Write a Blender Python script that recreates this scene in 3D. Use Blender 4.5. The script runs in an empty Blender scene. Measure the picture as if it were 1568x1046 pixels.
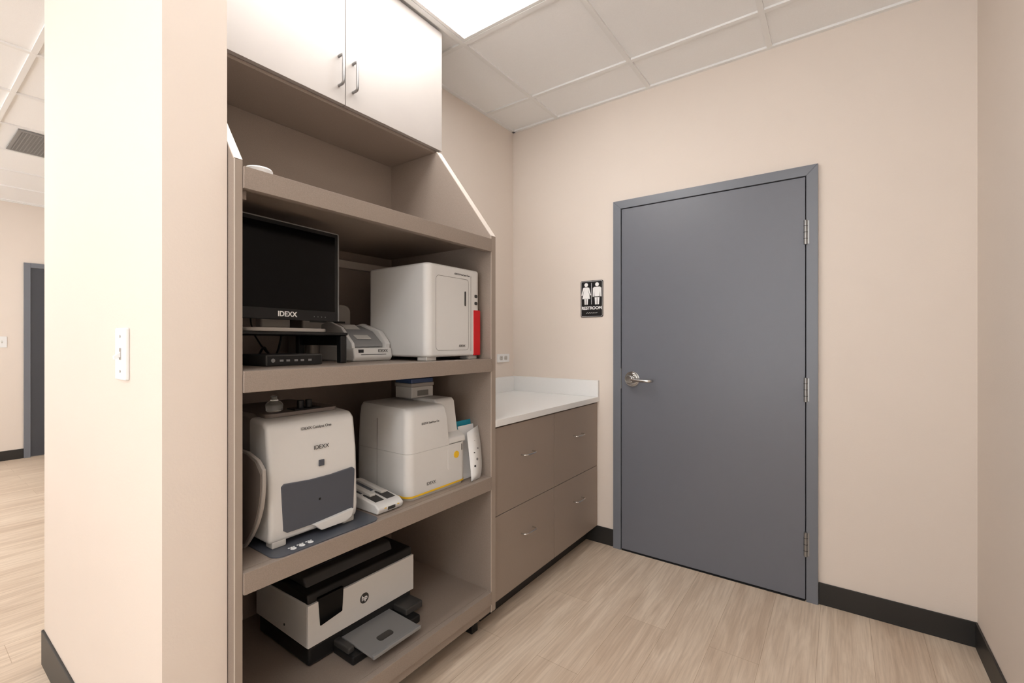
import bpy, bmesh, math
from mathutils import Vector, Matrix
scene = bpy.context.scene
try:
    scene.view_settings.view_transform = 'Standard'
    scene.view_settings.look = 'None'
except Exception: pass

# ---------------------------------------------------------------- materials
def srgb(r, g, b):
    f = lambda c: ((c/255.0)/12.92 if c/255.0 <= 0.04045 else (((c/255.0)+0.055)/1.055)**2.4)
    return (f(r), f(g), f(b), 1.0)

def mat(name, col, rough=0.5, metal=0.0, noise=0.0, nscale=50.0, bump=0.0, bscale=200.0, spec=None, emit=None, estr=0, coat=0, stretch=None, alpha_trans=0):
    m = bpy.data.materials.new(name); m.use_nodes = True
    nt = m.node_tree; b = nt.nodes['Principled BSDF']
    b.inputs['Base Color'].default_value = col
    b.inputs['Roughness'].default_value = rough
    b.inputs['Metallic'].default_value = metal
    if spec is not None: b.inputs['Specular IOR Level'].default_value = spec
    if coat: b.inputs['Coat Weight'].default_value = coat
    if alpha_trans: b.inputs['Transmission Weight'].default_value = alpha_trans
    tc = nt.nodes.new('ShaderNodeTexCoord')
    src = tc.outputs['Object']
    if stretch:
        mp = nt.nodes.new('ShaderNodeMapping'); mp.inputs['Scale'].default_value = stretch
        nt.links.new(src, mp.inputs['Vector']); src = mp.outputs['Vector']
    n = nt.nodes.new('ShaderNodeTexNoise'); n.inputs['Scale'].default_value = nscale; n.inputs['Detail'].default_value = 4
    nt.links.new(src, n.inputs['Vector'])
    mx = nt.nodes.new('ShaderNodeMixRGB'); mx.blend_type = 'MIX'
    k = noise if noise > 0 else 0.01
    mx.inputs['Color1'].default_value = (col[0]*(1-k), col[1]*(1-k), col[2]*(1-k), 1)
    mx.inputs['Color2'].default_value = (min(1, col[0]*(1+k)), min(1, col[1]*(1+k)), min(1, col[2]*(1+k)), 1)
    nt.links.new(n.outputs['Fac'], mx.inputs['Fac'])
    nt.links.new(mx.outputs['Color'], b.inputs['Base Color'])
    if bump > 0:
        n2 = nt.nodes.new('ShaderNodeTexNoise'); n2.inputs['Scale'].default_value = bscale; n2.inputs['Detail'].default_value = 3
        nt.links.new(tc.outputs['Object'], n2.inputs['Vector'])
        bp = nt.nodes.new('ShaderNodeBump'); bp.inputs['Strength'].default_value = bump; bp.inputs['Distance'].default_value = 0.001
        nt.links.new(n2.outputs['Fac'], bp.inputs['Height']); nt.links.new(bp.outputs['Normal'], b.inputs['Normal'])
    if emit:
        b.inputs['Emission Color'].default_value = emit; b.inputs['Emission Strength'].default_value = estr
    return m

M_wall = mat('wall_paint', srgb(228, 217, 207), 0.75, noise=0.012, nscale=6, bump=0.3, bscale=160)
M_lam = mat('taupe_laminate', srgb(147, 134, 124), 0.5, noise=0.25, nscale=380, bump=0.05, bscale=500)
M_lam2 = mat('taupe_laminate_drawer', srgb(150, 136, 125), 0.45, noise=0.18, nscale=200, stretch=(1, 1, 8))
M_edge = mat('pale_edge_band', srgb(206, 196, 187), 0.5, noise=0.02)
M_ledge = mat('taupe_edge_band', srgb(158, 145, 134), 0.5, noise=0.03)
M_door_pale = mat('pale_laminate', srgb(168, 161, 156), 0.42, noise=0.06, nscale=5, bump=0.03)
M_base = mat('black_vinyl', srgb(38, 37, 36), 0.45, noise=0.05, nscale=20)
M_ceil = mat('ceiling_tile', srgb(247, 247, 247), 0.9, noise=0.04, nscale=260, bump=0.5, bscale=300)
M_tbar = mat('ceiling_tbar', srgb(240, 240, 239), 0.5)
M_grey = mat('door_paint', srgb(108, 111, 120), 0.36, noise=0.02, nscale=30, bump=0.2, bscale=200)
M_frame = mat('door_frame_paint', srgb(114, 118, 127), 0.35, noise=0.015, nscale=30, bump=0.05)
M_gap = mat('dark_gap', srgb(18, 18, 20), 0.9)
M_metal = mat('satin_nickel', srgb(205, 203, 200), 0.2, metal=1.0, noise=0.02)
M_hinge = mat('hinge_steel', srgb(150, 150, 150), 0.35, metal=0.8, noise=0.02)
M_quartz = mat('white_quartz', srgb(236, 236, 235), 0.28, noise=0.02, nscale=160)
M_white = mat('white_plastic', srgb(216, 215, 213), 0.42, noise=0.012, bump=0.05, bscale=700)
M_white2 = mat('offwhite_plastic', srgb(196, 194, 190), 0.42, noise=0.01)
M_greige = mat('greige_plastic', srgb(164, 158, 152), 0.45, noise=0.01)
M_taupeplastic = mat('taupe_plastic', srgb(118, 109, 103), 0.4, noise=0.01)
M_slate = mat('slate_plastic', srgb(78, 82, 91), 0.35, noise=0.02)
M_black = mat('black_plastic', srgb(22, 22, 23), 0.42, noise=0.04, spec=0.35)
M_dkgrey = mat('dark_grey_plastic', srgb(56, 55, 54), 0.45, noise=0.03)
M_midgrey = mat('mid_grey_plastic', srgb(132, 132, 133), 0.4, noise=0.02)
M_screen = mat('screen_glass', srgb(5, 5, 6), 0.15, noise=0.02, spec=0.15)
M_seam = mat('seam_grey', srgb(120, 117, 113), 0.6)
M_red = mat('red_plastic', srgb(200, 18, 28), 0.35, noise=0.02)
M_yellow = mat('yellow_plastic', srgb(238, 192, 40), 0.4, noise=0.02)
M_blue = mat('blue_plastic', srgb(60, 80, 120), 0.4, noise=0.02)
M_teal = mat('teal_paper', srgb(30, 140, 165), 0.5, noise=0.02)
M_paper = mat('white_paper', srgb(234, 235, 236), 0.6, noise=0.01)
M_ink = mat('dark_ink', srgb(28, 28, 32), 0.5)
M_signw = mat('sign_white', srgb(245, 245, 245), 0.5)
M_signb = mat('sign_black', srgb(18, 18, 20), 0.4, noise=0.04)
M_vent = mat('vent_grey', srgb(140, 139, 137), 0.5, noise=0.02)
M_glass = mat('clear_glass', (0.9, 0.93, 0.93, 1), 0.05, alpha_trans=0.9)
M_light = mat('troffer_lens', (1, 1, 1, 1), 0.5, emit=(1.0, 0.99, 0.975, 1), estr=9.8)

# floor
M_floor = bpy.data.materials.new('oak_vinyl_plank'); M_floor.use_nodes = True
nt = M_floor.node_tree; b = nt.nodes['Principled BSDF']; b.inputs['Roughness'].default_value = 0.42
tc = nt.nodes.new('ShaderNodeTexCoord')
mp = nt.nodes.new('ShaderNodeMapping'); mp.inputs['Rotation'].default_value = (0, 0, math.radians(90)); mp.inputs['Location'].default_value = (0.3, 0.07, 0)
nt.links.new(tc.outputs['Object'], mp.inputs['Vector'])
br = nt.nodes.new('ShaderNodeTexBrick'); br.offset = 0.37
br.inputs['Scale'].default_value = 1.0; br.inputs['Brick Width'].default_value = 1.22; br.inputs['Row Height'].default_value = 0.18
br.inputs['Mortar Size'].default_value = 0.001; br.inputs['Mortar Smooth'].default_value = 0.2
br.inputs['Color1'].default_value = srgb(222, 206, 188); br.inputs['Color2'].default_value = srgb(212, 194, 175); br.inputs['Mortar'].default_value = srgb(184, 163, 141)
nt.links.new(mp.outputs['Vector'], br.inputs['Vector'])
def grain(scale, dist, p0, p1, c0, c1):
    mp2 = nt.nodes.new('ShaderNodeMapping'); mp2.inputs['Scale'].default_value = scale
    nt.links.new(tc.outputs['Object'], mp2.inputs['Vector'])
    ns = nt.nodes.new('ShaderNodeTexNoise'); ns.inputs['Scale'].default_value = 1.0; ns.inputs['Detail'].default_value = 6; ns.inputs['Roughness'].default_value = 0.6; ns.inputs['Distortion'].default_value = dist
    nt.links.new(mp2.outputs['Vector'], ns.inputs['Vector'])
    cr = nt.nodes.new('ShaderNodeValToRGB'); cr.color_ramp.elements[0].position = p0; cr.color_ramp.elements[1].position = p1
    cr.color_ramp.elements[0].color = c0; cr.color_ramp.elements[1].color = c1
    nt.links.new(ns.outputs['Fac'], cr.inputs['Fac'])
    return cr.outputs['Color']
def mul(a, c, f):
    mu = nt.nodes.new('ShaderNodeMixRGB'); mu.blend_type = 'MULTIPLY'; mu.inputs['Fac'].default_value = f
    nt.links.new(a, mu.inputs['Color1']); nt.links.new(c, mu.inputs['Color2']); return mu.outputs['Color']
c_ = mul(br.outputs['Color'], grain((14, 1.3, 1), 1.4, 0.38, 0.62, (0.82, 0.77, 0.72, 1), (1.06, 1.06, 1.05, 1)), 0.75)
c_ = mul(c_, grain((110, 4.0, 1), 0.4, 0.35, 0.58, (0.80, 0.77, 0.74, 1), (1.04, 1.04, 1.03, 1)), 0.65)
nt.links.new(c_, b.inputs['Base Color'])

# ---------------------------------------------------------------- helpers
class Grp:
    def __init__(self, name, loc):
        e = bpy.data.objects.new(name, None); e.empty_display_size = 0.05
        e.location = loc; scene.collection.objects.link(e)
        self.e = e; self.inv = Matrix.Translation(-Vector(loc))
def adopt(o, g):
    if g is not None:
        o.parent = g.e; o.matrix_parent_inverse = g.inv
    return o
def finish(bm, name, m, g, bevel=0, seg=3, smooth=True):
    bmesh.ops.recalc_face_normals(bm, faces=bm.faces)
    if bevel > 0:
        es = [e for e in bm.edges if len(e.link_faces) == 2 and e.calc_face_angle(0) > 0.6]
        bmesh.ops.bevel(bm, geom=es, offset=bevel, segments=seg, profile=0.5, affect='EDGES', clamp_overlap=True)
    me = bpy.data.meshes.new(name); bm.to_mesh(me); bm.free()
    me.materials.append(m)
    if smooth:
        for p in me.polygons: p.use_smooth = True
        me.set_sharp_from_angle(angle=math.radians(38))
    o = bpy.data.objects.new(name, me); scene.collection.objects.link(o)
    if bevel > 0:
        w = o.modifiers.new('wn', 'WEIGHTED_NORMAL'); w.keep_sharp = True
    return adopt(o, g)
def box(name, x0, x1, y0, y1, z0, z1, m, g=None, bevel=0, seg=3):
    bm = bmesh.new()
    bmesh.ops.create_cube(bm, size=1)
    for v in bm.verts:
        v.co = Vector(((x0+x1)/2+v.co.x*(x1-x0), (y0+y1)/2+v.co.y*(y1-y0), (z0+z1)/2+v.co.z*(z1-z0)))
    return finish(bm, name, m, g, bevel, seg, smooth=bevel > 0)
def prism(name, pts, axis, a0, a1, m, g=None, bevel=0, seg=3):
    bm = bmesh.new()
    def P(p, a):
        if axis == 'y': return (p[0], a, p[1])
        if axis == 'x': return (a, p[0], p[1])
        return (p[0], p[1], a)
    lo = [bm.verts.new(P(p, a0)) for p in pts]; hi = [bm.verts.new(P(p, a1)) for p in pts]
    n = len(pts)
    bm.faces.new(lo); bm.faces.new(hi[::-1])
    for i in range(n): bm.faces.new((lo[i], hi[i], hi[(i+1) % n], lo[(i+1) % n]))
    return finish(bm, name, m, g, bevel, seg)
def rr(a0, a1, b0, b1, r, n=6):
    rs = r if isinstance(r, tuple) else (r, r, r, r)   # (+,+) (-,+) (-,-) (+,-)
    out = []
    for sa, sb, s, q in ((1, 1, 0, rs[0]), (-1, 1, 90, rs[1]), (-1, -1, 180, rs[2]), (1, -1, 270, rs[3])):
        cx = a1-q if sa > 0 else a0+q; cy = b1-q if sb > 0 else b0+q
        for i in range(n+1):
            t = math.radians(s+90*i/n); out.append((cx+q*math.cos(t), cy+q*math.sin(t)))
    return out
def circ(cx, cy, r, n=24): return [(cx+r*math.cos(2*math.pi*i/n), cy+r*math.sin(2*math.pi*i/n)) for i in range(n)]
def cyl(name, c, r, h, axis, m, g=None, bevel=0, n=28):
    k = {'x': 0, 'y': 1, 'z': 2}[axis]
    o2 = [c[i] for i in range(3) if i != k]
    return prism(name, circ(o2[0], o2[1], r, n), axis, c[k]-h/2, c[k]+h/2, m, g, bevel, 2)
def lathe(name, prof, c, m, g=None, n=28):
    bm = bmesh.new(); rings = []
    for r, z in prof:
        rings.append([bm.verts.new((c[0]+r*math.cos(2*math.pi*i/n), c[1]+r*math.sin(2*math.pi*i/n), c[2]+z)) for i in range(n)])
    for a, bb in zip(rings, rings[1:]):
        for i in range(n): bm.faces.new((a[i], a[(i+1) % n], bb[(i+1) % n], bb[i]))
    bm.faces.new(rings[0]); bm.faces.new(rings[-1])
    return finish(bm, name, m, g)
def tube(name, pts, r, m, g=None):
    cu = bpy.data.curves.new(name, 'CURVE'); cu.dimensions = '3D'; cu.bevel_depth = r; cu.bevel_resolution = 3; cu.use_fill_caps = True
    s = cu.splines.new('POLY'); s.points.add(len(pts)-1)
    for i, p in enumerate(pts): s.points[i].co = (*p, 1)
    cu.materials.append(m)
    o = bpy.data.objects.new(name, cu); scene.collection.objects.link(o)
    dg = bpy.context.evaluated_depsgraph_get()
    me = bpy.data.meshes.new_from_object(o.evaluated_get(dg)); me.materials.clear(); me.materials.append(m)
    for p in me.polygons: p.use_smooth = True
    bpy.data.objects.remove(o)
    o = bpy.data.objects.new(name, me); scene.collection.objects.link(o)
    return adopt(o, g)
def smoothpts(pts, it=2):
    for _ in range(it):
        q = [pts[0]]
        for a, bb in zip(pts, pts[1:]):
            a = Vector(a); bb = Vector(bb)
            q += [tuple(a*0.75+bb*0.25), tuple(a*0.25+bb*0.75)]
        q.append(pts[-1]); pts = q
    return pts
def text(name, body, size, loc, facing, m, g=None, bold=0.0, align='CENTER'):
    cu = bpy.data.curves.new(name, 'FONT'); cu.body = body; cu.size = size; cu.align_x = align; cu.align_y = 'CENTER'
    cu.extrude = 0.0003; cu.offset = bold
    o = bpy.data.objects.new(name, cu); scene.collection.objects.link(o)
    dg = bpy.context.evaluated_depsgraph_get()
    me = bpy.data.meshes.new_from_object(o.evaluated_get(dg)); me.materials.clear(); me.materials.append(m)
    bpy.data.objects.remove(o)
    R = {'x': Matrix.Rotation(math.radians(90), 4, 'Z') @ Matrix.Rotation(math.radians(90), 4, 'X'),
         '-y': Matrix.Rotation(math.radians(90), 4, 'X'),
         'z': Matrix.Rotation(math.radians(90), 4, 'Z')}[facing]
    me.transform(Matrix.Translation(loc) @ R)
    o = bpy.data.objects.new(name, me); scene.collection.objects.link(o)
    return adopt(o, g)
def addb(bm, x0, x1, y0, y1, z0, z1):
    r = bmesh.ops.create_cube(bm, size=1)
    for v in r['verts']:
        v.co = Vector(((x0+x1)/2+v.co.x*(x1-x0), (y0+y1)/2+v.co.y*(y1-y0), (z0+z1)/2+v.co.z*(z1-z0)))

# ---------------------------------------------------------------- room shell
H = 2.71
XL, XR, YB = -1.857, 0.456, 2.60
XW = -1.237; YW0, YW1 = 0.372, 0.506
XB = -2.48; XF = -7.05; YR = -2.6; YF = 3.4
box('floor', XF-0.1, XR+0.1, YR-0.1, YF+0.1, -0.05, 0, M_floor)
box('ceiling', XF-0.1, XR+0.1, YR-0.1, YF+0.1, H, H+0.05, M_ceil)
box('wall_back', XL, XR+0.1, YB, YB+0.12, 0, H, M_wall)
box('wall_right', XR, XR+0.1, YR, YB, 0, H, M_wall)
box('wall_far', XF-0.1, XF, YR, YF, 0, H, M_wall)
box('wall_hall_end', XF, XB, YF, YF+0.1, 0, H, M_wall)
prism('wall_left', [(XB, YW0), (XW, YW0), (XW, YW1), (XL, YW1), (XL, YF), (XB, YF)], 'z', 0, H, M_wall)
# rear wall with two unseen window openings added to bring in fill light
FILL_WIN = [(-1.5, 0.35, 0.40, 2.58), (-6.2, -3.9, 0.45, 2.5)]
bm = bmesh.new()
xcur = XF-0.1
for (a, c, d, e) in sorted(FILL_WIN):
    addb(bm, xcur, a, YR-0.1, YR, 0, H); addb(bm, a, c, YR-0.1, YR, 0, d); addb(bm, a, c, YR-0.1, YR, e, H); xcur = c
addb(bm, xcur, XR+0.1, YR-0.1, YR, 0, H)
finish(bm, 'wall_rear', M_wall, None, smooth=False)
for i, (a, c, d, e) in enumerate(FILL_WIN):
    g = Grp('window_%d' % (i+1), ((a+c)/2, YR-0.05, (d+e)/2))
    box('jamb_left', a, a+0.05, YR-0.09, YR-0.02, d, e, M_tbar, g, 0.003)
    box('jamb_right', c-0.05, c, YR-0.09, YR-0.02, d, e, M_tbar, g, 0.003)
    box('sill', a+0.05, c-0.05, YR-0.09, YR-0.02, d, d+0.05, M_tbar, g, 0.003)
    box('head', a+0.05, c-0.05, YR-0.09, YR-0.02, e-0.05, e, M_tbar, g, 0.003)
    box('mullion', (a+c)/2-0.025, (a+c)/2+0.025, YR-0.085, YR-0.025, d+0.05, e-0.05, M_tbar, g, 0.003)

# baseboards
def base(name, x0, x1, y0, y1, h=0.102):
    box(name, x0, x1, y0, y1, 0, h, M_base, None, 0.002, 2)
base('baseboard_back', -0.079, XR, YB-0.008, YB)
base('baseboard_back_left', -1.30, -1.106, YB-0.008, YB)
base('baseboard_right', XR-0.008, XR, YR, YB-0.008)
base('baseboard_wing', XB-0.008, XW+0.008, YW0-0.008, YW0, 0.132)
base('baseboard_wing_end', XW, XW+0.008, YW0, 0.500, 0.132)
base('baseboard_hall', XB-0.008, XB, YW0, YF)
base('baseboard_far', XF, XF+0.008, YR, 0.90)
base('baseboard_far_b', XF, XF+0.008, 1.93, YF)

# ceiling grid
bm = bmesh.new()
xs = [-1.50+0.61*i for i in range(-10, 4)]; ys = [2.29+0.61*i for i in range(-8, 2)]
for x in xs:
    if XF < x < XR: addb(bm, x-0.012, x+0.012, YR, YF, H-0.010, H)
for y in ys:
    if YR < y < YF: addb(bm, XF, XR, y-0.012, y+0.012, H-0.0095, H)
for (x0, x1, y0, y1) in ((XL, XR, YB-0.02, YB), (XR-0.02, XR, YR, YB), (XL, XL+0.02, 1.56, YB), (XW, XW+0.02, YW0, YW1), (XB, XW, YW0-0.02, YW0), (XF, XF+0.02, YR, YF), (XB-0.02, XB, YW0, YF)):
    addb(bm, x0, x1, y0, y1, H-0.011, H)
finish(bm, 'trim_ceiling_grid', M_tbar, None, smooth=False)

# troffers
def troffer(x0, y0, w=0.61, l=1.22):
    g = Grp('ceiling_light_panel', ((x0+w/2), (y0+l/2), H-0.01))
    a, c = 0.014, 0.03
    for i, (p, q, r, s) in enumerate(((x0+a, x0+c, y0+a, y0+l-a), (x0+w-c, x0+w-a, y0+a, y0+l-a), (x0+c, x0+w-c, y0+a, y0+c), (x0+c, x0+w-c, y0+l-c, y0+l-a))):
        box('frame_%d' % (i+1), p, q, r, s, H-0.008, H, M_tbar, g)
    box('lens', x0+c, x0+w-c, y0+c, y0+l-c, H-0.006, H-0.001, M_light, g)
troffer(-1.50, 0.46)
troffer(-0.28, -1.37)
troffer(-3.94, -1.37)
troffer(-5.77, -1.37)
troffer(-5.77+0.61, 1.68)

# air vent
g = Grp('air_vent', (-4.85, 0.83, H))
vx0, vx1, vy0, vy1 = -5.11, -4.58, 0.56, 1.09
for i, (p, q, r, s) in enumerate(((vx0, vx0+.02, vy0, vy1), (vx1-.02, vx1, vy0, vy1), (vx0+.02, vx1-.02, vy0, vy0+.02), (vx0+.02, vx1-.02, vy1-.02, vy1))):
    box('frame_%d' % (i+1), p, q, r, s, H-0.016, H-0.006, M_vent, g)
box('backing', vx0+.02, vx1-.02, vy0+.02, vy1-.02, H-0.0115, H-0.0065, M_dkgrey, g)
bm = bmesh.new()
for i in range(26):
    x = vx0+.03+i*(vx1-vx0-.06)/25
    addb(bm, x-0.005, x+0.005, vy0+.02, vy1-.02, H-0.015, H-0.010)
for i in range(26):
    y = vy0+.03+i*(vy1-vy0-.06)/25
    addb(bm, vx0+.02, vx1-.02, y-0.003, y+0.003, H-0.0145, H-0.010)
finish(bm, 'louvers', M_vent, g, smooth=False)

# ---------------------------------------------------------------- main door
g = Grp('door_1', (-0.59, YB, 0))
fx0, fx1, ft = -1.104, -0.080, 2.078
sx0, sx1, st = -1.052, -0.131, 2.026
yF = YB-0.022
prism('frame_left', [(fx0, 0), (sx0-0.004, 0), (sx0-0.004, st+0.004), (fx0, ft)], 'y', yF, YB, M_frame, g, 0.0015, 2)
prism('frame_right', [(sx1+0.004, 0), (fx1, 0), (fx1, ft), (sx1+0.004, st+0.004)], 'y', yF, YB, M_frame, g, 0.0015, 2)
prism('frame_head', [(fx0, ft), (sx0-0.004, st+0.004), (sx1+0.004, st+0.004), (fx1, ft)], 'y', yF, YB, M_frame, g, 0.0015, 2)
box('gap_backing', sx0-0.004, sx1+0.004, YB-0.003, YB, 0, st+0.004, M_gap, g)
box('slab', sx0, sx1, yF+0.006, YB-0.003, 0.008, st, M_grey, g, 0.0015, 2)
for i, z in enumerate((0.275, 1.01, 1.76)):
    cyl('hinge_barrel_%d' % (i+1), (sx1+0.002, yF-0.004, z), 0.008, 0.115, 'z', M_hinge, g, 0.001)
    for k in range(3): cyl('hinge_ring_%d_%d' % (i+1, k), (sx1+0.002, yF-0.004, z-0.03+0.03*k), 0.0085, 0.002, 'z', M_gap, g)
    box('hinge_leaf_%d' % (i+1), sx1+0.004, sx1+0.016, yF-0.002, yF+0.002, z-0.055, z+0.055, M_hinge, g)
hx, hz = -0.985, 1.02; ys_ = yF+0.006
cyl('rose', (hx, ys_-0.005, hz), 0.045, 0.010, 'y', M_metal, g, 0.003, 36)
cyl('rose_step', (hx, ys_-0.014, hz), 0.036, 0.010, 'y', M_metal, g, 0.004, 36)
cyl('neck', (hx, ys_-0.034, hz), 0.016, 0.035, 'y', M_metal, g, 0.002)
tube('lever', smoothpts([(hx, ys_-0.052, hz), (hx+0.02, ys_-0.056, hz-0.001), (hx+0.07, ys_-0.058, hz-0.004), (hx+0.12, ys_-0.056, hz-0.004), (hx+0.125, ys_-0.03, hz-0.004)]), 0.0095, M_metal, g)
cyl('lever_hub', (hx, ys_-0.05, hz), 0.024, 0.024, 'y', M_metal, g, 0.006)
box('strike', sx0-0.004, sx0+0.001, yF-0.001, yF+0.004, hz-0.06, hz+0.06, M_hinge, g)
box('threshold', sx0, sx1, YB-0.02, YB-0.003, 0, 0.004, M_gap, g)

# far door
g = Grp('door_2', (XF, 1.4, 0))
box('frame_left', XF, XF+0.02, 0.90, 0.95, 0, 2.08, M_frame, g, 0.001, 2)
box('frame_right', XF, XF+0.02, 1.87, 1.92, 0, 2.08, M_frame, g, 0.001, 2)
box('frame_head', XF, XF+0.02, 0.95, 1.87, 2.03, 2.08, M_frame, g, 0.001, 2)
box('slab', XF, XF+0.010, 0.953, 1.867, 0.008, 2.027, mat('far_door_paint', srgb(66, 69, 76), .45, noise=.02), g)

# light switches
def switch(x, y, z, face, w=0.036, h=0.0575):
    g = Grp('light_switch', (x, y, z))
    if face == '-y':
        prism('plate', rr(x-w, x+w, z-h, z+h, 0.004), 'y', y-0.008, y, M_paper, g, 0.0025, 2)
        box('slot', x-0.007, x+0.007, y-0.0088, y-0.008, z-0.015, z+0.015, M_greige, g)
        prism('toggle', [(y-0.008, z-0.008), (y-0.008, z+0.006), (y-0.022, z-0.006), (y-0.021, z-0.014)], 'x', x-0.0055, x+0.0055, M_paper, g, 0.001, 2)
        for k in (-1, 1): cyl('screw_%d' % k, (x, y-0.0085, z+k*0.045), 0.0035, 0.001, 'y', M_greige, g)
    else:
        prism('plate', rr(y-w, y+w, z-h, z+h, 0.004), 'x', x, x+0.006, M_paper, g, 0.0015, 2)
        box('slot', x+0.006, x+0.0068, y-0.006, y+0.006, z-0.013, z+0.013, M_white2, g)
        prism('toggle', [(x+0.006, z-0.006), (x+0.006, z+0.005), (x+0.018, z+0.011), (x+0.019, z+0.004)], 'y', y-0.0045, y+0.0045, M_white, g, 0.001, 2)
switch(-1.508, YW0, 1.208, '-y', 0.045, 0.067)
switch(XF, 0.745, 1.235, 'x')

# wall outlet over the counter
g = Grp('wall_outlet', (XL, 2.478, 1.129))
prism('plate', rr(2.41, 2.545, 1.10, 1.155, 0.004), 'x', XL, XL+0.006, M_paper, g, 0.0015, 2)
for k in (2.452, 2.503):
    prism('socket_%d' % int(k*1000), rr(k-0.017, k+0.017, 1.113, 1.142, 0.01), 'x', XL+0.006, XL+0.0075, M_white2, g)
    box('slot_a_%d' % int(k*1000), XL+0.0075, XL+0.008, k-0.006, k+0.006, 1.132, 1.134, M_gap, g)
    box('slot_b_%d' % int(k*1000), XL+0.0075, XL+0.008, k-0.005, k+0.005, 1.121, 1.123, M_gap, g)

# ---------------------------------------------------------------- restroom sign
g = Grp('restroom_sign', (-1.252, YB, 1.507))
x0, x1, z0, z1 = -1.329, -1.177, 1.392, 1.62
prism('plaque', rr(x0, x1, z0, z1, 0.010), 'y', YB-0.005, YB, M_signb, g)
bo = rr(x0+0.004, x1-0.004, z0+0.004, z1-0.004, 0.008); bi = rr(x0+0.0055, x1-0.0055, z0+0.0055, z1-0.0055, 0.007)
bm = bmesh.new()
A = [bm.verts.new((p[0], YB-0.0056, p[1])) for p in bo]; B = [bm.verts.new((p[0], YB-0.0056, p[1])) for p in bi]
for i in range(len(A)): bm.faces.new((A[i], A[(i+1) % len(A)], B[(i+1) % len(A)], B[i]))
finish(bm, 'border', M_signw, g, smooth=False)
ya, yb = YB-0.0068, YB-0.005
def fig(cx, woman, tag):
    zt = 1.607; q = 1.17
    def S(pts): return [(cx+(p[0]-cx)*q, zt+(p[1]-zt)*q) for p in pts]
    prism(tag+'_head', S(circ(cx, zt-0.011, 0.0105)), 'y', ya, yb, M_signw, g)
    s = zt-0.024
    if woman:
        prism(tag+'_dress', S([(cx-0.010, s), (cx+0.010, s), (cx+0.013, s-0.02), (cx+0.023, s-0.062), (cx-0.023, s-0.062), (cx-0.013, s-0.02)]), 'y', ya, yb, M_signw, g)
        for k in (-1, 1):
            prism(tag+'_arm_%d' % k, S([(cx+k*0.010, s), (cx+k*0.018, s-0.003), (cx+k*0.028, s-0.042), (cx+k*0.022, s-0.044), (cx+k*0.012, s-0.012)]), 'y', ya, yb, M_signw, g)
            prism(tag+'_leg_%d' % k, S([(cx+k*0.002, s-0.06), (cx+k*0.011, s-0.06), (cx+k*0.009, s-0.093), (cx+k*0.002, s-0.093)]), 'y', ya, yb, M_signw, g)
    else:
        prism(tag+'_torso', S([(cx-0.018, s), (cx+0.018, s), (cx+0.014, s-0.055), (cx-0.014, s-0.055)]), 'y', ya, yb, M_signw, g)
        for k in (-1, 1):
            prism(tag+'_arm_%d' % k, S([(cx+k*0.016, s), (cx+k*0.024, s-0.006), (cx+k*0.025, s-0.052), (cx+k*0.0185, s-0.052), (cx+k*0.0165, s-0.01)]), 'y', ya, yb, M_signw, g)
            prism(tag+'_leg_%d' % k, S([(cx+k*0.0015, s-0.05), (cx+k*0.014, s-0.05), (cx+k*0.011, s-0.093), (cx+k*0.002, s-0.093)]), 'y', ya, yb, M_signw, g)
fig(-1.290, True, 'woman'); fig(-1.216, False, 'man')
box('divider', -1.2545, -1.2525, ya, yb, 1.472, 1.605, M_signw, g)
text('lettering', 'RESTROOM', 0.0262, (-1.253, YB-0.0055, 1.448), '-y', M_signw, g, bold=0.0008)
bm = bmesh.new()
for i in range(12): addb(bm, -1.29+i*0.0065, -1.287+i*0.0065, YB-0.006, YB-0.005, 1.415+0.003*(i % 2), 1.418+0.003*(i % 2))
finish(bm, 'braille', M_signw, g, smooth=False)

# ---------------------------------------------------------------- base cabinet + countertop
CF = -1.215
CY0, CY1 = 1.556, YB-0.001
g = Grp('base_cabinet', (-1.53, 2.08, 0))
box('carcass', XL+0.001, CF-0.02, CY0, CY1, 0.102, 0.868, M_lam, g)
box('toe_kick', XL+0.001, CF-0.075, CY0, CY1, 0, 0.102, M_base, g)
gap = 0.0015; ym = 2.07
for i, (a, c) in enumerate(((CY0+0.001, ym), (ym, CY1-0.004))):
    for j, (d, e) in enumerate(((0.102, 0.475), (0.475, 0.862))):
        box('drawer_front_%d_%d' % (i+1, j+1), CF-0.02, CF, a+gap, c-gap, d+gap, e-gap, M_lam2, g, 0.001, 2)
        yc = (a+c)/2; zc = d+(e-d)*0.60 if j == 1 else d+(e-d)*0.63
        tube('pull_%d_%d' % (i+1, j+1), smoothpts([(CF, yc-0.048, zc), (CF+0.022, yc-0.048, zc), (CF+0.028, yc-0.036, zc), (CF+0.030, yc, zc), (CF+0.028, yc+0.036, zc), (CF+0.022, yc+0.048, zc), (CF, yc+0.048, zc)], 1), 0.0035, M_metal, g)
g = Grp('countertop', (-1.53, 2.08, 0.87))
box('slab', XL+0.001, CF+0.012, CY0, CY1, 0.869, 0.899, M_quartz, g, 0.002, 2)
box('backsplash', XL+0.001, XL+0.02, CY0, CY1, 0.899, 1.0, M_quartz, g, 0.0015, 2)
box('sidesplash', XL+0.02, CF+0.012, CY1-0.019, CY1, 0.899, 1.0, M_quartz, g, 0.0015, 2)

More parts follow.
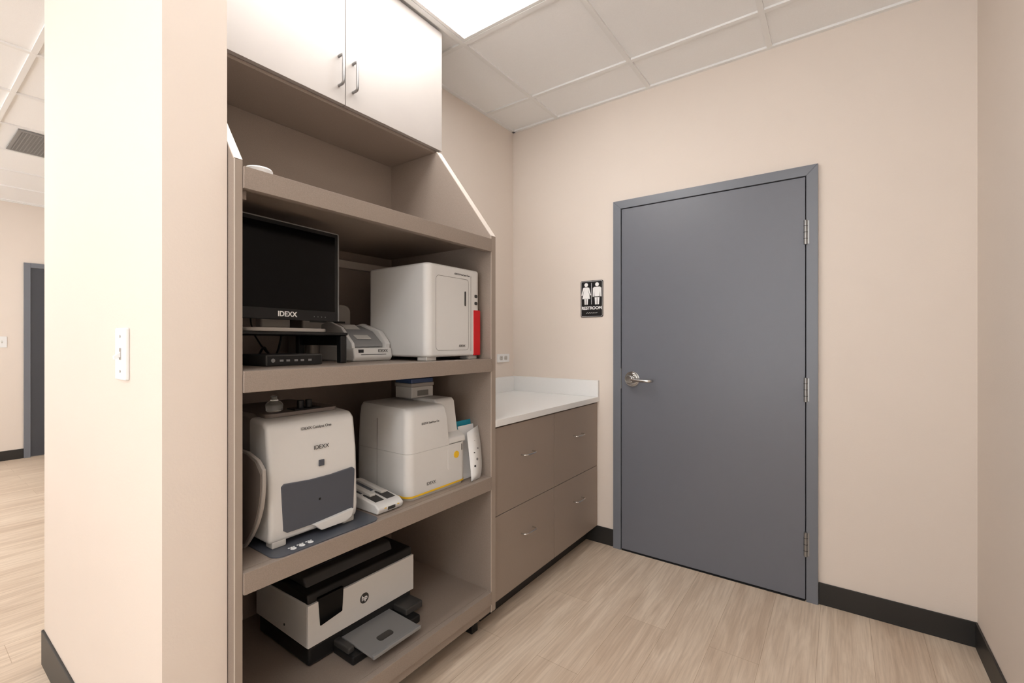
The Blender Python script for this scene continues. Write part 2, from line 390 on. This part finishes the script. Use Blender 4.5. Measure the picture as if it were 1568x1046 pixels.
# ---------------------------------------------------------------- shelving cabinet
PF = -1.207
LY0, LY1 = 0.508, 0.528
RY0, RY1 = 1.523, 1.555
XK = XL+0.001
g = Grp('shelving_cabinet', (-1.53, 1.03, 0))
zU = 2.125; xU = -1.53
for nm, a, c in (('side_panel_left', LY0, LY1), ('side_panel_right', RY0, RY1)):
    prism(nm, [(XK, 0.085), (PF, 0.085), (PF, 1.69), (xU, zU), (XK, zU)], 'y', a, c, M_lam, g)
    dx, dz = xU-PF, zU-1.69; L = math.hypot(dx, dz); nx, nz = dz/L*0.003, -dx/L*0.003
    prism(nm+'_slope_edge', [(PF, 1.69), (xU, zU), (xU+nx, zU+nz), (PF+nx, 1.69+nz)], 'y', a, c, M_edge, g)
    box(nm+'_front_edge', PF, PF+0.002, a, c, 0.085, 1.69, M_ledge, g)
    box(nm+'_edge_line', PF+0.002, PF+0.0025, a, a+0.003, 0.085, 1.69, M_edge, g)
box('back_panel', XK, XK+0.006, LY1, RY0, 0.12, zU, M_lam, g)
def shelf(nm, zb, zt, lip=True):
    box(nm+'_board', XK+0.006, -1.222, LY1, RY0, zt-0.022, zt, M_lam, g)
    box(nm+'_lip', -1.222, -1.198, LY1+0.001, RY0-0.001, zb, zt, M_lam, g, 0.0015, 2)
shelf('shelf_1', 1.621, 1.676); shelf('shelf_2', 1.112, 1.166); shelf('shelf_3', 0.609, 0.664); shelf('shelf_4', 0.122, 0.176)
box('bottom_rail', -1.235, -1.21, LY1, RY0, 0.085, 0.115, M_lam, g, 0.001, 2)
box('bottom_deck', XK+0.006, -1.235, LY1, RY0, 0.095, 0.115, M_dkgrey, g)
box('plinth', XK+0.006, -1.33, LY0+0.03, RY1-0.03, 0, 0.095, M_black, g)
box('foot_right', -1.31, -1.26, RY0-0.06, RY0-0.02, 0, 0.095, M_black, g, 0.003)
box('foot_left', -1.31, -1.26, LY1+0.02, LY1+0.06, 0, 0.095, M_black, g, 0.003)
box('cable_raceway', XK+0.006, XK+0.03, 0.75, RY0-0.002, 1.575, 1.61, M_edge, g, 0.003)
box('cleat_left', -1.5, -1.225, LY1, LY1+0.018, 1.60, 1.652, M_lam, g)

# wall cabinet (upper)
g = Grp('wall_cabinet', (-1.69, 1.03, 2.42))
box('carcass', XL+0.001, -1.546, YW1+0.002, RY1, zU+0.001, H-0.012, M_lam, g)
yc = 1.036; zb = 2.138
box('door_left', -1.545, -1.525, YW1+0.004, yc-0.0015, zb, H-0.013, M_door_pale, g, 0.001, 2)
box('door_right', -1.545, -1.525, yc+0.0015, RY1-0.001, zb, H-0.013, M_door_pale, g, 0.001, 2)
for k, y in ((1, yc-0.028), (2, yc+0.033)):
    tube('pull_%d' % k, smoothpts([(-1.525, y, 2.20), (-1.502, y, 2.20), (-1.496, y, 2.205), (-1.495, y, 2.215), (-1.495, y, 2.295), (-1.496, y, 2.305), (-1.502, y, 2.31), (-1.525, y, 2.31)], 1), 0.0052, M_hinge, g)

# ---------------------------------------------------------------- shelf 1: white bowl
g = Grp('white_bowl', (-1.30, 0.61, 1.676))
lathe('body', [(0.022, 0), (0.028, 0.006), (0.034, 0.028), (0.035, 0.034), (0.032, 0.038), (0.028, 0.036)], (-1.30, 0.612, 1.6765), M_paper, g)

# ---------------------------------------------------------------- shelf 2
S2 = 1.1665
g = Grp('monitor_riser', (-1.52, 0.745, S2))
box('top', -1.67, -1.375, 0.545, 0.945, S2+0.094, S2+0.104, M_black, g, 0.003)
for i, (x, y) in enumerate(((-1.39, 0.93), (-1.655, 0.93), (-1.39, 0.56), (-1.655, 0.56))):
    box('leg_%d' % i, x-0.012, x+0.012, y-0.012, y+0.012, S2, S2+0.094, M_black, g, 0.003)
box('side_rail', -1.64, -1.40, 0.925, 0.935, S2+0.06, S2+0.094, M_black, g)
g = Grp('computer_monitor', (-1.405, 0.742, S2+0.104))
zt = S2+0.104
prism('base', rr(-1.54, -1.375, 0.61, 0.885, 0.04), 'z', zt, zt+0.012, M_greige, g, 0.003, 2)
box('neck', -1.50, -1.465, 0.70, 0.80, zt+0.012, zt+0.16, M_greige, g, 0.008)
box('housing', -1.46, -1.412, 0.560, 0.930, 1.325, 1.60, M_black, g, 0.012)
prism('bezel', rr(0.548, 0.936, 1.308, 1.612, 0.010), 'x', -1.415, -1.400, M_black, g, 0.003, 2)
box('panel', -1.400, -1.3993, 0.564, 0.920, 1.342, 1.598, M_screen, g)
prism('rim', rr(0.9325, 0.937, 1.31, 1.61, 0.002, 3), 'x', -1.411, -1.3995, M_midgrey, g)
prism('rim_top', rr(0.550, 0.935, 1.6095, 1.6128, 0.0015, 3), 'x', -1.411, -1.3995, M_midgrey, g)
text('logo', 'IDEXX', 0.022, (-1.3993, 0.745, 1.325), 'x', M_signw, g, bold=0.0006)
for i in range(4): cyl('led_%d' % i, (-1.3997, 0.84+i*0.014, 1.322), 0.0014, 0.001, 'x', M_midgrey, g)
g.e.rotation_euler = (0, 0, math.radians(5))
g = Grp('mini_computer', (-1.45, 0.75, S2))
box('case', -1.53, -1.36, 0.66, 0.84, S2, S2+0.034, M_dkgrey, g, 0.004)
box('front', -1.361, -1.358, 0.665, 0.835, S2+0.004, S2+0.030, M_black, g)
for i, y in enumerate((0.70, 0.72, 0.745, 0.765, 0.79)): box('port_%d' % i, -1.358, -1.3575, y, y+0.011, S2+0.013, S2+0.019, M_midgrey, g)
cyl('badge', (-1.3577, 0.68, S2+0.017), 0.006, 0.001, 'x', M_midgrey, g)
g = Grp('power_cables', (-1.70, 0.85, S2))
tube('cable_1', smoothpts([(-1.60, 0.75, S2+0.02), (-1.64, 0.79, S2+0.06), (-1.72, 0.84, S2+0.03), (-1.76, 0.9, S2+0.01), (-1.80, 0.95, S2+0.2), (-1.83, 0.97, S2+0.38)]), 0.004, M_black, g)
tube('cable_2', smoothpts([(-1.56, 0.80, S2+0.006), (-1.62, 0.88, S2+0.006), (-1.74, 0.86, S2+0.006), (-1.80, 0.80, S2+0.15), (-1.83, 0.86, S2+0.40)]), 0.003, M_black, g)
g = Grp('label_printer', (-1.76, 1.09, S2))
prism('body', rr(0.97, 1.19, S2, S2+0.228, 0.03), 'x', -1.82, -1.71, M_greige, g, 0.008, 3)
box('front_base', -1.71, -1.665, 0.98, 1.18, S2, S2+0.09, M_greige, g, 0.012)
box('slot', -1.711, -1.7095, 1.0, 1.16, S2+0.15, S2+0.158, M_dkgrey, g)
g = Grp('document_scanner', (-1.55, 1.10, S2))
sc = 1.22
def zz(h): return S2+h*sc
Y0, Y1 = 1.010, 1.185
prism('base', [(-1.660, S2), (-1.442, S2), (-1.432, zz(0.012)), (-1.438, zz(0.040)), (-1.660, zz(0.055))], 'y', Y0, Y1, M_white, g, 0.006, 3)
prism('cheek_left', [(-1.650, zz(0.045)), (-1.448, zz(0.038)), (-1.452, zz(0.055)), (-1.52, zz(0.105)), (-1.60, zz(0.125)), (-1.65, zz(0.115))], 'y', Y0+0.002, Y0+0.016, M_white, g, 0.004, 2)
prism('cheek_right', [(-1.650, zz(0.045)), (-1.448, zz(0.038)), (-1.444, zz(0.055)), (-1.49, zz(0.095)), (-1.60, zz(0.120)), (-1.65, zz(0.115))], 'y', Y1-0.024, Y1-0.001, M_white, g, 0.004, 2)
prism('lid', [(-1.645, zz(0.05)), (-1.462, zz(0.043)), (-1.464, zz(0.055)), (-1.525, zz(0.094)), (-1.60, zz(0.112)), (-1.645, zz(0.105))], 'y', Y0+0.016, Y1-0.024, M_midgrey, g, 0.003, 2)
prism('paper_strip', [(-1.48, zz(0.068)), (-1.585, zz(0.1135)), (-1.586, zz(0.1155)), (-1.48, zz(0.0705))], 'y', Y0+0.045, Y0+0.11, M_white2, g)
box('front_slot', -1.4365, -1.4335, Y0+0.03, Y1-0.03, zz(0.014), zz(0.021), M_dkgrey, g)
text('logo', 'IDEXX', 0.016, (-1.4345, Y1-0.045, zz(0.031)), 'x', M_ink, g)
box('label', -1.4375, -1.4345, Y0+0.02, Y0+0.042, zz(0.026), zz(0.036), M_ink, g)

g = Grp('blood_analyzer', (-1.40, 1.35, S2))
X0, X1, Y0, Y1 = -1.60, -1.245, 1.192, 1.502
prism('body', rr(X0, X1, Y0, Y1, 0.028, 8), 'z', S2+0.014, S2+0.372, M_white, g, 0.010, 3)
for i, (x, y) in enumerate(((X1-0.035, Y0+0.035), (X1-0.035, Y1-0.035), (X0+0.04, Y0+0.04), (X0+0.04, Y1-0.04))):
    box('foot_%d' % i, x-0.03, x+0.022, y-0.026, y+0.026, S2, S2+0.016, M_white2, g, 0.003)
fo = rr(1.236, 1.425, 1.205, 1.495, 0.016)
fi = rr(1.2375, 1.4235, 1.2065, 1.4935, 0.0147)
def ring(nm, A_, B_, x, m, g):
    bm = bmesh.new(); A = [bm.verts.new((x, p[0], p[1])) for p in A_]; B = [bm.verts.new((x, p[0], p[1])) for p in B_]
    for i in range(len(A)): bm.faces.new((A[i], A[(i+1) % len(A)], B[(i+1) % len(A)], B[i]))
    return finish(bm, nm, m, g, smooth=False)
ring('door_seam', fo, fi, X1+0.0006, M_seam, g)
box('column_seam', X1, X1+0.0006, 1.438, 1.4395, 1.20, 1.51, M_seam, g)
box('red_strip', X1-0.02, X1+0.002, 1.455, 1.4998, 1.182, 1.372, M_red, g, 0.004)
prism('handle_slot', rr(1.399, 1.408, 1.385, 1.445, 0.0045), 'x', X1, X1+0.001, M_dkgrey, g)
for i, z in enumerate((1.40, 1.43)): prism('button_%d' % i, rr(1.462, 1.480, z-0.007, z+0.007, 0.005), 'x', X1, X1+0.001, M_dkgrey, g)
for i in range(5): box('top_vent_%d' % i, X1-0.06-i*0.012, X1-0.055-i*0.012, 1.43, 1.485, S2+0.372, S2+0.3726, M_seam, g)
text('label', 'IDEXX ProCyte One', 0.0105, (X1+0.0008, 1.385, 1.510), 'x', M_ink, g)
text('logo', 'IDEXX', 0.013, (X1+0.0008, 1.385, 1.222), 'x', M_ink, g)

# ---------------------------------------------------------------- shelf 3
S3 = 0.6645
g = Grp('desk_mat', (-1.38, 0.80, S3))
prism('mat', rr(-1.58, -1.204, 0.607, 0.950, 0.03), 'z', S3, S3+0.003, M_slate, g)
for i, (x, y) in enumerate(((-1.226, 0.67), (-1.226, 0.695), (-1.226, 0.72))):
    prism('paw_%d' % i, circ(x, y, 0.008, 14), 'z', S3+0.003, S3+0.0034, M_paper, g)
    for k in range(3): prism('toe_%d_%d' % (i, k), circ(x-0.011, y-0.007+0.007*k, 0.003, 8), 'z', S3+0.003, S3+0.0034, M_paper, g)
T = S3+0.003
g = Grp('chemistry_analyzer', (-1.42, 0.76, T))
Y0, Y1 = 0.620, 0.900
prism('rear_body', [(-1.66, T+0.02), (-1.33, T+0.02), (-1.33, 1.005), (-1.40, 1.028), (-1.62, 1.028), (-1.66, 1.0)], 'y', Y0+0.008, Y1-0.008, M_greige, g, 0.012, 3)
prism('front_shell', [(-1.38, T+0.014), (-1.262, T+0.014), (-1.256, 0.72), (-1.262, 0.90), (-1.276, 1.0), (-1.295, 1.016), (-1.38, 1.022)], 'y', Y0, Y1, M_white, g, 0.020, 5)
prism('top_plate', rr(-1.62, -1.325, Y0+0.025, Y1-0.025, 0.02), 'z', 1.019, 1.031, M_taupeplastic, g, 0.002, 2)  # dark taupe top paints in the shade under the shelf above
prism('window', [(0.652, 0.835), (0.657, 0.712), (0.668, 0.704), (0.872, 0.704), (0.881, 0.712), (0.886, 0.835), (0.878, 0.842), (0.80, 0.836), (0.735, 0.836), (0.660, 0.842)], 'x', -1.262, -1.2535, M_slate, g, 0.002, 2)
box('window_latch', -1.2535, -1.252, 0.762, 0.768, 0.77, 0.776, M_black, g)
prism('tray_lip', [(0.74, 0.705), (0.875, 0.715), (0.868, 0.692), (0.848, 0.682), (0.765, 0.682)], 'x', -1.262, -1.242, M_white, g, 0.003, 2)
box('button', -1.261, -1.2565, 0.765, 0.783, 0.868, 0.887, M_slate, g, 0.002)
text('logo', 'IDEXX', 0.017, (-1.2605, 0.775, 0.925), 'x', M_ink, g)
text('label', 'IDEXX Catalyst One', 0.0115, (-1.2705, 0.765, 0.985), 'x', M_ink, g)
for i, (x, y) in enumerate(((-1.275, Y0+0.03), (-1.275, Y1-0.03), (-1.62, Y0+0.04), (-1.62, Y1-0.04))):
    box('foot_%d' % i, x-0.025, x+0.012, y-0.02, y+0.02, T, T+0.02, M_white2, g, 0.004)
for i, (x, y, r_, h_) in enumerate(((-1.36, 0.765, 0.010, 0.026), (-1.36, 0.792, 0.010, 0.026))):
    cyl('knob_%d' % i, (x, y, 1.032+h_/2), r_, h_, 'z', M_black, g, 0.002)
box('knob_plate', -1.385, -1.335, 0.735, 0.82, 1.030, 1.035, M_black, g, 0.002)
g = Grp('glass_jar', (-1.335, 0.678, 1.032))
lathe('jar', [(0.016, 0), (0.022, 0.004), (0.024, 0.02), (0.020, 0.028), (0.012, 0.032), (0.008, 0.042), (0.010, 0.046), (0.006, 0.05)], (-1.355, 0.682, 1.0325), M_glass, g)
# curved side cover standing beside the unit
g = Grp('curved_cover', (-1.33, 0.59, S3))
arc = []
for i in range(17):
    t_ = i/16; arc.append((-1.226-0.115*(1-t_)**2.4-0.006*t_**3, S3+0.001+0.236*t_))
top = [(-1.262, S3+0.258), (-1.32, S3+0.272), (-1.50, S3+0.275)]
prism('shell', [(-1.50, S3+0.001)]+arc+top, 'y', 0.5895, 0.600, M_greige, g, 0.003, 2)
prism('face', [(-1.48, S3+0.006)]+[(p[0]-0.005, p[1]+0.002) for p in arc[1:-1]]+[(-1.266, S3+0.253), (-1.32, S3+0.267), (-1.48, S3+0.269)], 'y', 0.586, 0.590, M_taupeplastic, g, 0.001, 2)

g = Grp('handheld_charger', (-1.35, 1.01, S3))
prism('base', [(-1.47, S3+0.001), (-1.238, S3+0.001), (-1.230, S3+0.02), (-1.250, S3+0.034), (-1.33, S3+0.045), (-1.47, S3+0.062)], 'y', 0.960, 1.068, M_white, g, 0.006, 3)
prism('bay_1', [(-1.33, S3+0.040), (-1.262, S3+0.032), (-1.262, S3+0.036), (-1.33, S3+0.0475)], 'y', 0.972, 1.008, M_dkgrey, g)
prism('bay_2', [(-1.33, S3+0.040), (-1.262, S3+0.032), (-1.262, S3+0.036), (-1.33, S3+0.0475)], 'y', 1.020, 1.056, M_dkgrey, g)
prism('back_bay', [(-1.44, S3+0.055), (-1.345, S3+0.043), (-1.345, S3+0.0495), (-1.44, S3+0.062)], 'y', 0.972, 1.056, M_slate, g)
for k, y in ((1, 0.972), (2, 1.02)):
    prism('arm_%d' % k, [(-1.45, S3+0.055), (-1.30, S3+0.043), (-1.30, S3+0.052), (-1.45, S3+0.070)], 'y', y+0.006, y+0.03, M_white2, g, 0.003, 2)
for i, y in enumerate((0.985, 1.04)): box('light_%d' % i, -1.2345, -1.2315, y, y+0.008, S3+0.017, S3+0.020, M_yellow, g)
box('port', -1.2335, -1.2305, 1.0, 1.03, S3+0.01, S3+0.02, M_dkgrey, g)

# sediment analyzer: one white unit, wide base, tower left-front, hump right-rear
g = Grp('urine_analyzer', (-1.38, 1.25, S3))
X1, Y0, Y1 = -1.248, 1.102, 1.412
prism('base_foot', rr(-1.55, X1-0.004, Y0+0.006, Y1-0.006, 0.03), 'z', S3, S3+0.010, M_white2, g)
prism('yellow_stripe', rr(-1.555, X1+0.001, Y0-0.001, Y1+0.001, 0.03), 'z', S3+0.010, S3+0.016, M_yellow, g)
prism('lower_body', rr(-1.555, X1, Y0, Y1, 0.03, 8), 'z', S3+0.016, 0.8325, M_white, g, 0.0008, 1)
def loft(nm, rings, m, g, bevel=0.0, seg=3):
    bm = bmesh.new(); V = [[bm.verts.new(p) for p in r] for r in rings]
    for a, c in zip(V, V[1:]):
        for i in range(len(a)): bm.faces.new((a[i], a[(i+1) % len(a)], c[(i+1) % len(a)], c[i]))
    bm.faces.new(V[0]); bm.faces.new(V[-1][::-1])
    return finish(bm, nm, m, g, bevel, seg)
def ringz(x0, x1, y0, y1, r, z, zs=0): return [(p[0], p[1], z+zs*(p[0]-x1)) for p in rr(x0, x1, y0, y1, r, 8)]
loft('upper_tower', [ringz(-1.555, X1, Y0, 1.318, (0.008, 0.01, 0.03, 0.03), 0.8335),
                     ringz(-1.552, X1-0.004, Y0+0.004, 1.308, (0.008, 0.01, 0.03, 0.03), 0.95),
                     ringz(-1.550, X1-0.012, Y0+0.009, 1.303, (0.008, 0.01, 0.03, 0.03), 0.982, -0.02),
                     ringz(-1.545, X1-0.026, Y0+0.018, 1.300, (0.008, 0.01, 0.026, 0.026), 0.993, -0.03)], M_white, g)
prism('rear_hump', [(-1.553, 0.8335), (-1.282, 0.8335), (-1.285, 0.86), (-1.306, 0.995), (-1.318, 1.008), (-1.553, 1.008)], 'y', 1.300, Y1-0.006, M_white, g, 0.008, 3)
prism('loading_deck', [(-1.30, 0.8335), (X1, 0.8335), (X1-0.003, 0.856), (-1.30, 0.878)], 'y', 1.312, Y1-0.001, M_white, g, 0.006, 3)
prism('seam', rr(-1.553, X1-0.0015, Y0+0.0015, Y1-0.0015, 0.03, 8), 'z', 0.830, 0.8345, M_seam, g)
box('side_seam', -1.422, -1.4208, Y0-0.0004, Y0+0.002, S3+0.02, 0.95, M_seam, g)
prism('drawer', rr(1.305, 1.382, 0.735, 0.818, 0.006), 'x', X1-0.001, X1+0.0012, M_white, g, 0.001, 2)
cyl('yellow_button', (X1+0.002, 1.352, 0.788), 0.014, 0.003, 'x', M_yellow, g)
box('tick', X1-0.001, X1+0.001, 1.383, 1.389, 0.80, 0.825, M_seam, g)
text('logo', 'IDEXX', 0.016, (X1+0.0004, 1.215, 0.708), 'x', M_ink, g)
text('label', 'IDEXX SediVue Dx', 0.0115, (X1-0.0028, 1.215, 0.935), 'x', M_ink, g)
g = Grp('slide_box', (-1.42, 1.27, 1.0))
z0 = 1.0095
box('tray', -1.50, -1.40, 1.255, 1.375, z0, z0+0.046, M_white2, g, 0.004)
box('band', -1.502, -1.398, 1.253, 1.377, z0+0.046, z0+0.060, M_greige, g, 0.002)
box('lid', -1.50, -1.40, 1.255, 1.375, z0+0.060, z0+0.078, M_blue, g, 0.003)
box('label', -1.3995, -1.3985, 1.285, 1.345, z0+0.008, z0+0.03, M_seam, g)

# leaflets
g = Grp('leaflets', (-1.26, 1.46, S3))
def card(nm, x, y0, y1, z0, z1, tx, m):
    return prism(nm, [(x, z0), (x+0.0015, z0), (x+0.0015+tx, z1), (x+tx, z1)], 'y', y0, y1, m, g)
card('teal_card', -1.290, 1.425, 1.520, S3+0.001, 0.900, -0.03, M_teal)
card('white_card', -1.272, 1.420, 1.518, S3+0.001, 0.882, -0.03, M_paper)
bm = bmesh.new(); cols = []
def bx(t_): return -1.225-0.045*t_**1.6
for i in range(11):
    t_ = i/10; z = S3+0.002+0.19*t_
    y0_ = 1.418+0.022*t_**2; y1_ = 1.480+0.039*t_**0.6
    cols.append((bm.verts.new((bx(t_), y0_, z)), bm.verts.new((bx(t_)-0.006, y1_, z+0.02*t_))))
for a, c in zip(cols, cols[1:]): bm.faces.new((a[0], a[1], c[1], c[0]))
o = finish(bm, 'booklet', M_paper, g); sd = o.modifiers.new('s', 'SOLIDIFY'); sd.thickness = 0.002
for i, (y, z) in enumerate(((1.450, 0.72), (1.470, 0.745), (1.458, 0.77), (1.485, 0.785), (1.475, 0.815), (1.495, 0.83))):
    t_ = (z-S3)/0.19
    prism('print_%d' % i, circ(y, z, 0.006, 12), 'x', bx(t_)-0.009, bx(t_)+0.0008, M_midgrey if i % 2 else M_ink, g)

# ---------------------------------------------------------------- shelf 4: printer
S4 = 0.1765
g = Grp('office_printer', (-1.56, 1.03, S4))
Y0, Y1, X0, X1 = 0.807, 1.257, -1.735, -1.394
box('base', X0+0.01, X1-0.004, Y0+0.006, Y1-0.006, S4+0.004, S4+0.068, M_black, g, 0.01)
for i, (x, y) in enumerate(((X0+.04, Y0+.04), (X0+.04, Y1-.04), (X1-.04, Y0+.04), (X1-.04, Y1-.04))): cyl('foot_%d' % i, (x, y, S4+0.003), 0.012, 0.006, 'z', M_black, g)
prism('shell', [(X0, S4+0.068), (X1, S4+0.068), (X1, S4+0.207), (X1-0.02, S4+0.210), (X0, S4+0.198)], 'y', Y0, Y1, M_white, g, 0.005, 3)
box('front_panel', X1-0.001, X1+0.003, Y0+0.001, Y1-0.001, S4+0.070, S4+0.208, M_white, g, 0.0015, 2)
prism('screen', [(Y0+0.036, S4+0.219), (Y0+0.043, S4+0.125), (Y0+0.125, S4+0.137), (Y0+0.130, S4+0.219)], 'x', X1-0.01, X1+0.007, M_screen, g, 0.003, 2)
prism('scanner_lid', [(X0+0.006, S4+0.196), (X1-0.003, S4+0.206), (X1-0.008, S4+0.238), (X0+0.02, S4+0.242)], 'y', Y0+0.004, Y1-0.003, M_black, g, 0.006, 3)
prism('feeder', [(X0+0.015, S4+0.238), (X1-0.05, S4+0.236), (X1-0.07, S4+0.268), (X0+0.03, S4+0.274)], 'y', Y0+0.025, Y1-0.06, M_dkgrey, g, 0.008, 3)
prism('feeder_tray', [(X0+0.03, S4+0.274), (X1-0.10, S4+0.270), (X1-0.10, S4+0.274), (X0+0.03, S4+0.280)], 'y', Y0+0.07, Y1-0.10, M_black, g)
box('output_slot', X1-0.004, X1-0.002, Y0+0.13, Y1-0.02, S4+0.034, S4+0.066, M_gap, g)
lc = (1.023, 0.315)
cyl('logo_disc', (X1+0.0032, lc[0], lc[1]), 0.0185, 0.0006, 'x', M_dkgrey, g)
text('logo', 'hp', 0.025, (X1+0.0038, lc[0], lc[1]+0.001), 'x', M_signw, g, bold=0.0006)
box('tray_body', X1-0.01, -1.29, 0.905, 1.20, S4, S4+0.030, M_black, g, 0.006)
box('tray_frame', X1-0.01, -1.315, 0.905, 0.93, S4+0.026, S4+0.048, M_dkgrey, g, 0.006)
box('tray_side_r', X1-0.01, -1.325, 1.16, 1.245, S4+0.024, S4+0.052, M_dkgrey, g, 0.006)
prism('tray_plate', [(-1.40, S4+0.036), (-1.225, S4+0.032), (-1.225, S4+0.039), (-1.40, S4+0.043)], 'y', 0.935, 1.140, M_midgrey, g, 0.002, 2)
box('tray_lip', -1.234, -1.222, 0.935, 1.140, S4+0.031, S4+0.043, M_midgrey, g, 0.002)
prism('tray_groove', rr(-1.30, -1.27, 1.00, 1.06, 0.01), 'z', S4+0.038, S4+0.0415, M_dkgrey, g)
cyl('side_port', (X0+0.2, Y0-0.0005, S4+0.10), 0.004, 0.002, 'y', M_dkgrey, g)

# ---------------------------------------------------------------- world + camera
# overcast sky above the horizon, lower half made brighter to light the ceiling through the added windows
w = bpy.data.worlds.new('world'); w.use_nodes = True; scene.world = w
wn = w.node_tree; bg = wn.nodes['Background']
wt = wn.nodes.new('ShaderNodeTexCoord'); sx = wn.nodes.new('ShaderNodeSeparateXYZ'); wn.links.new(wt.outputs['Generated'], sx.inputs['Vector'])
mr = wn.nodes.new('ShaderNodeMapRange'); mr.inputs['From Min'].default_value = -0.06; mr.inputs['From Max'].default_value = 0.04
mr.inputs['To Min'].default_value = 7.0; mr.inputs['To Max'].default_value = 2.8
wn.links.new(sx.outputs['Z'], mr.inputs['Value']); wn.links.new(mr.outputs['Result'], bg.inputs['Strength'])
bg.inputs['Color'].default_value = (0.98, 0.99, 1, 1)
cam = bpy.data.cameras.new('camera'); cam.lens = 16.0; cam.sensor_width = 36; cam.clip_start = 0.02
co = bpy.data.objects.new('camera', cam); scene.collection.objects.link(co)
co.location = (0, 0, 1.24); co.rotation_euler = (math.radians(90), 0, math.radians(35.7))
scene.camera = co
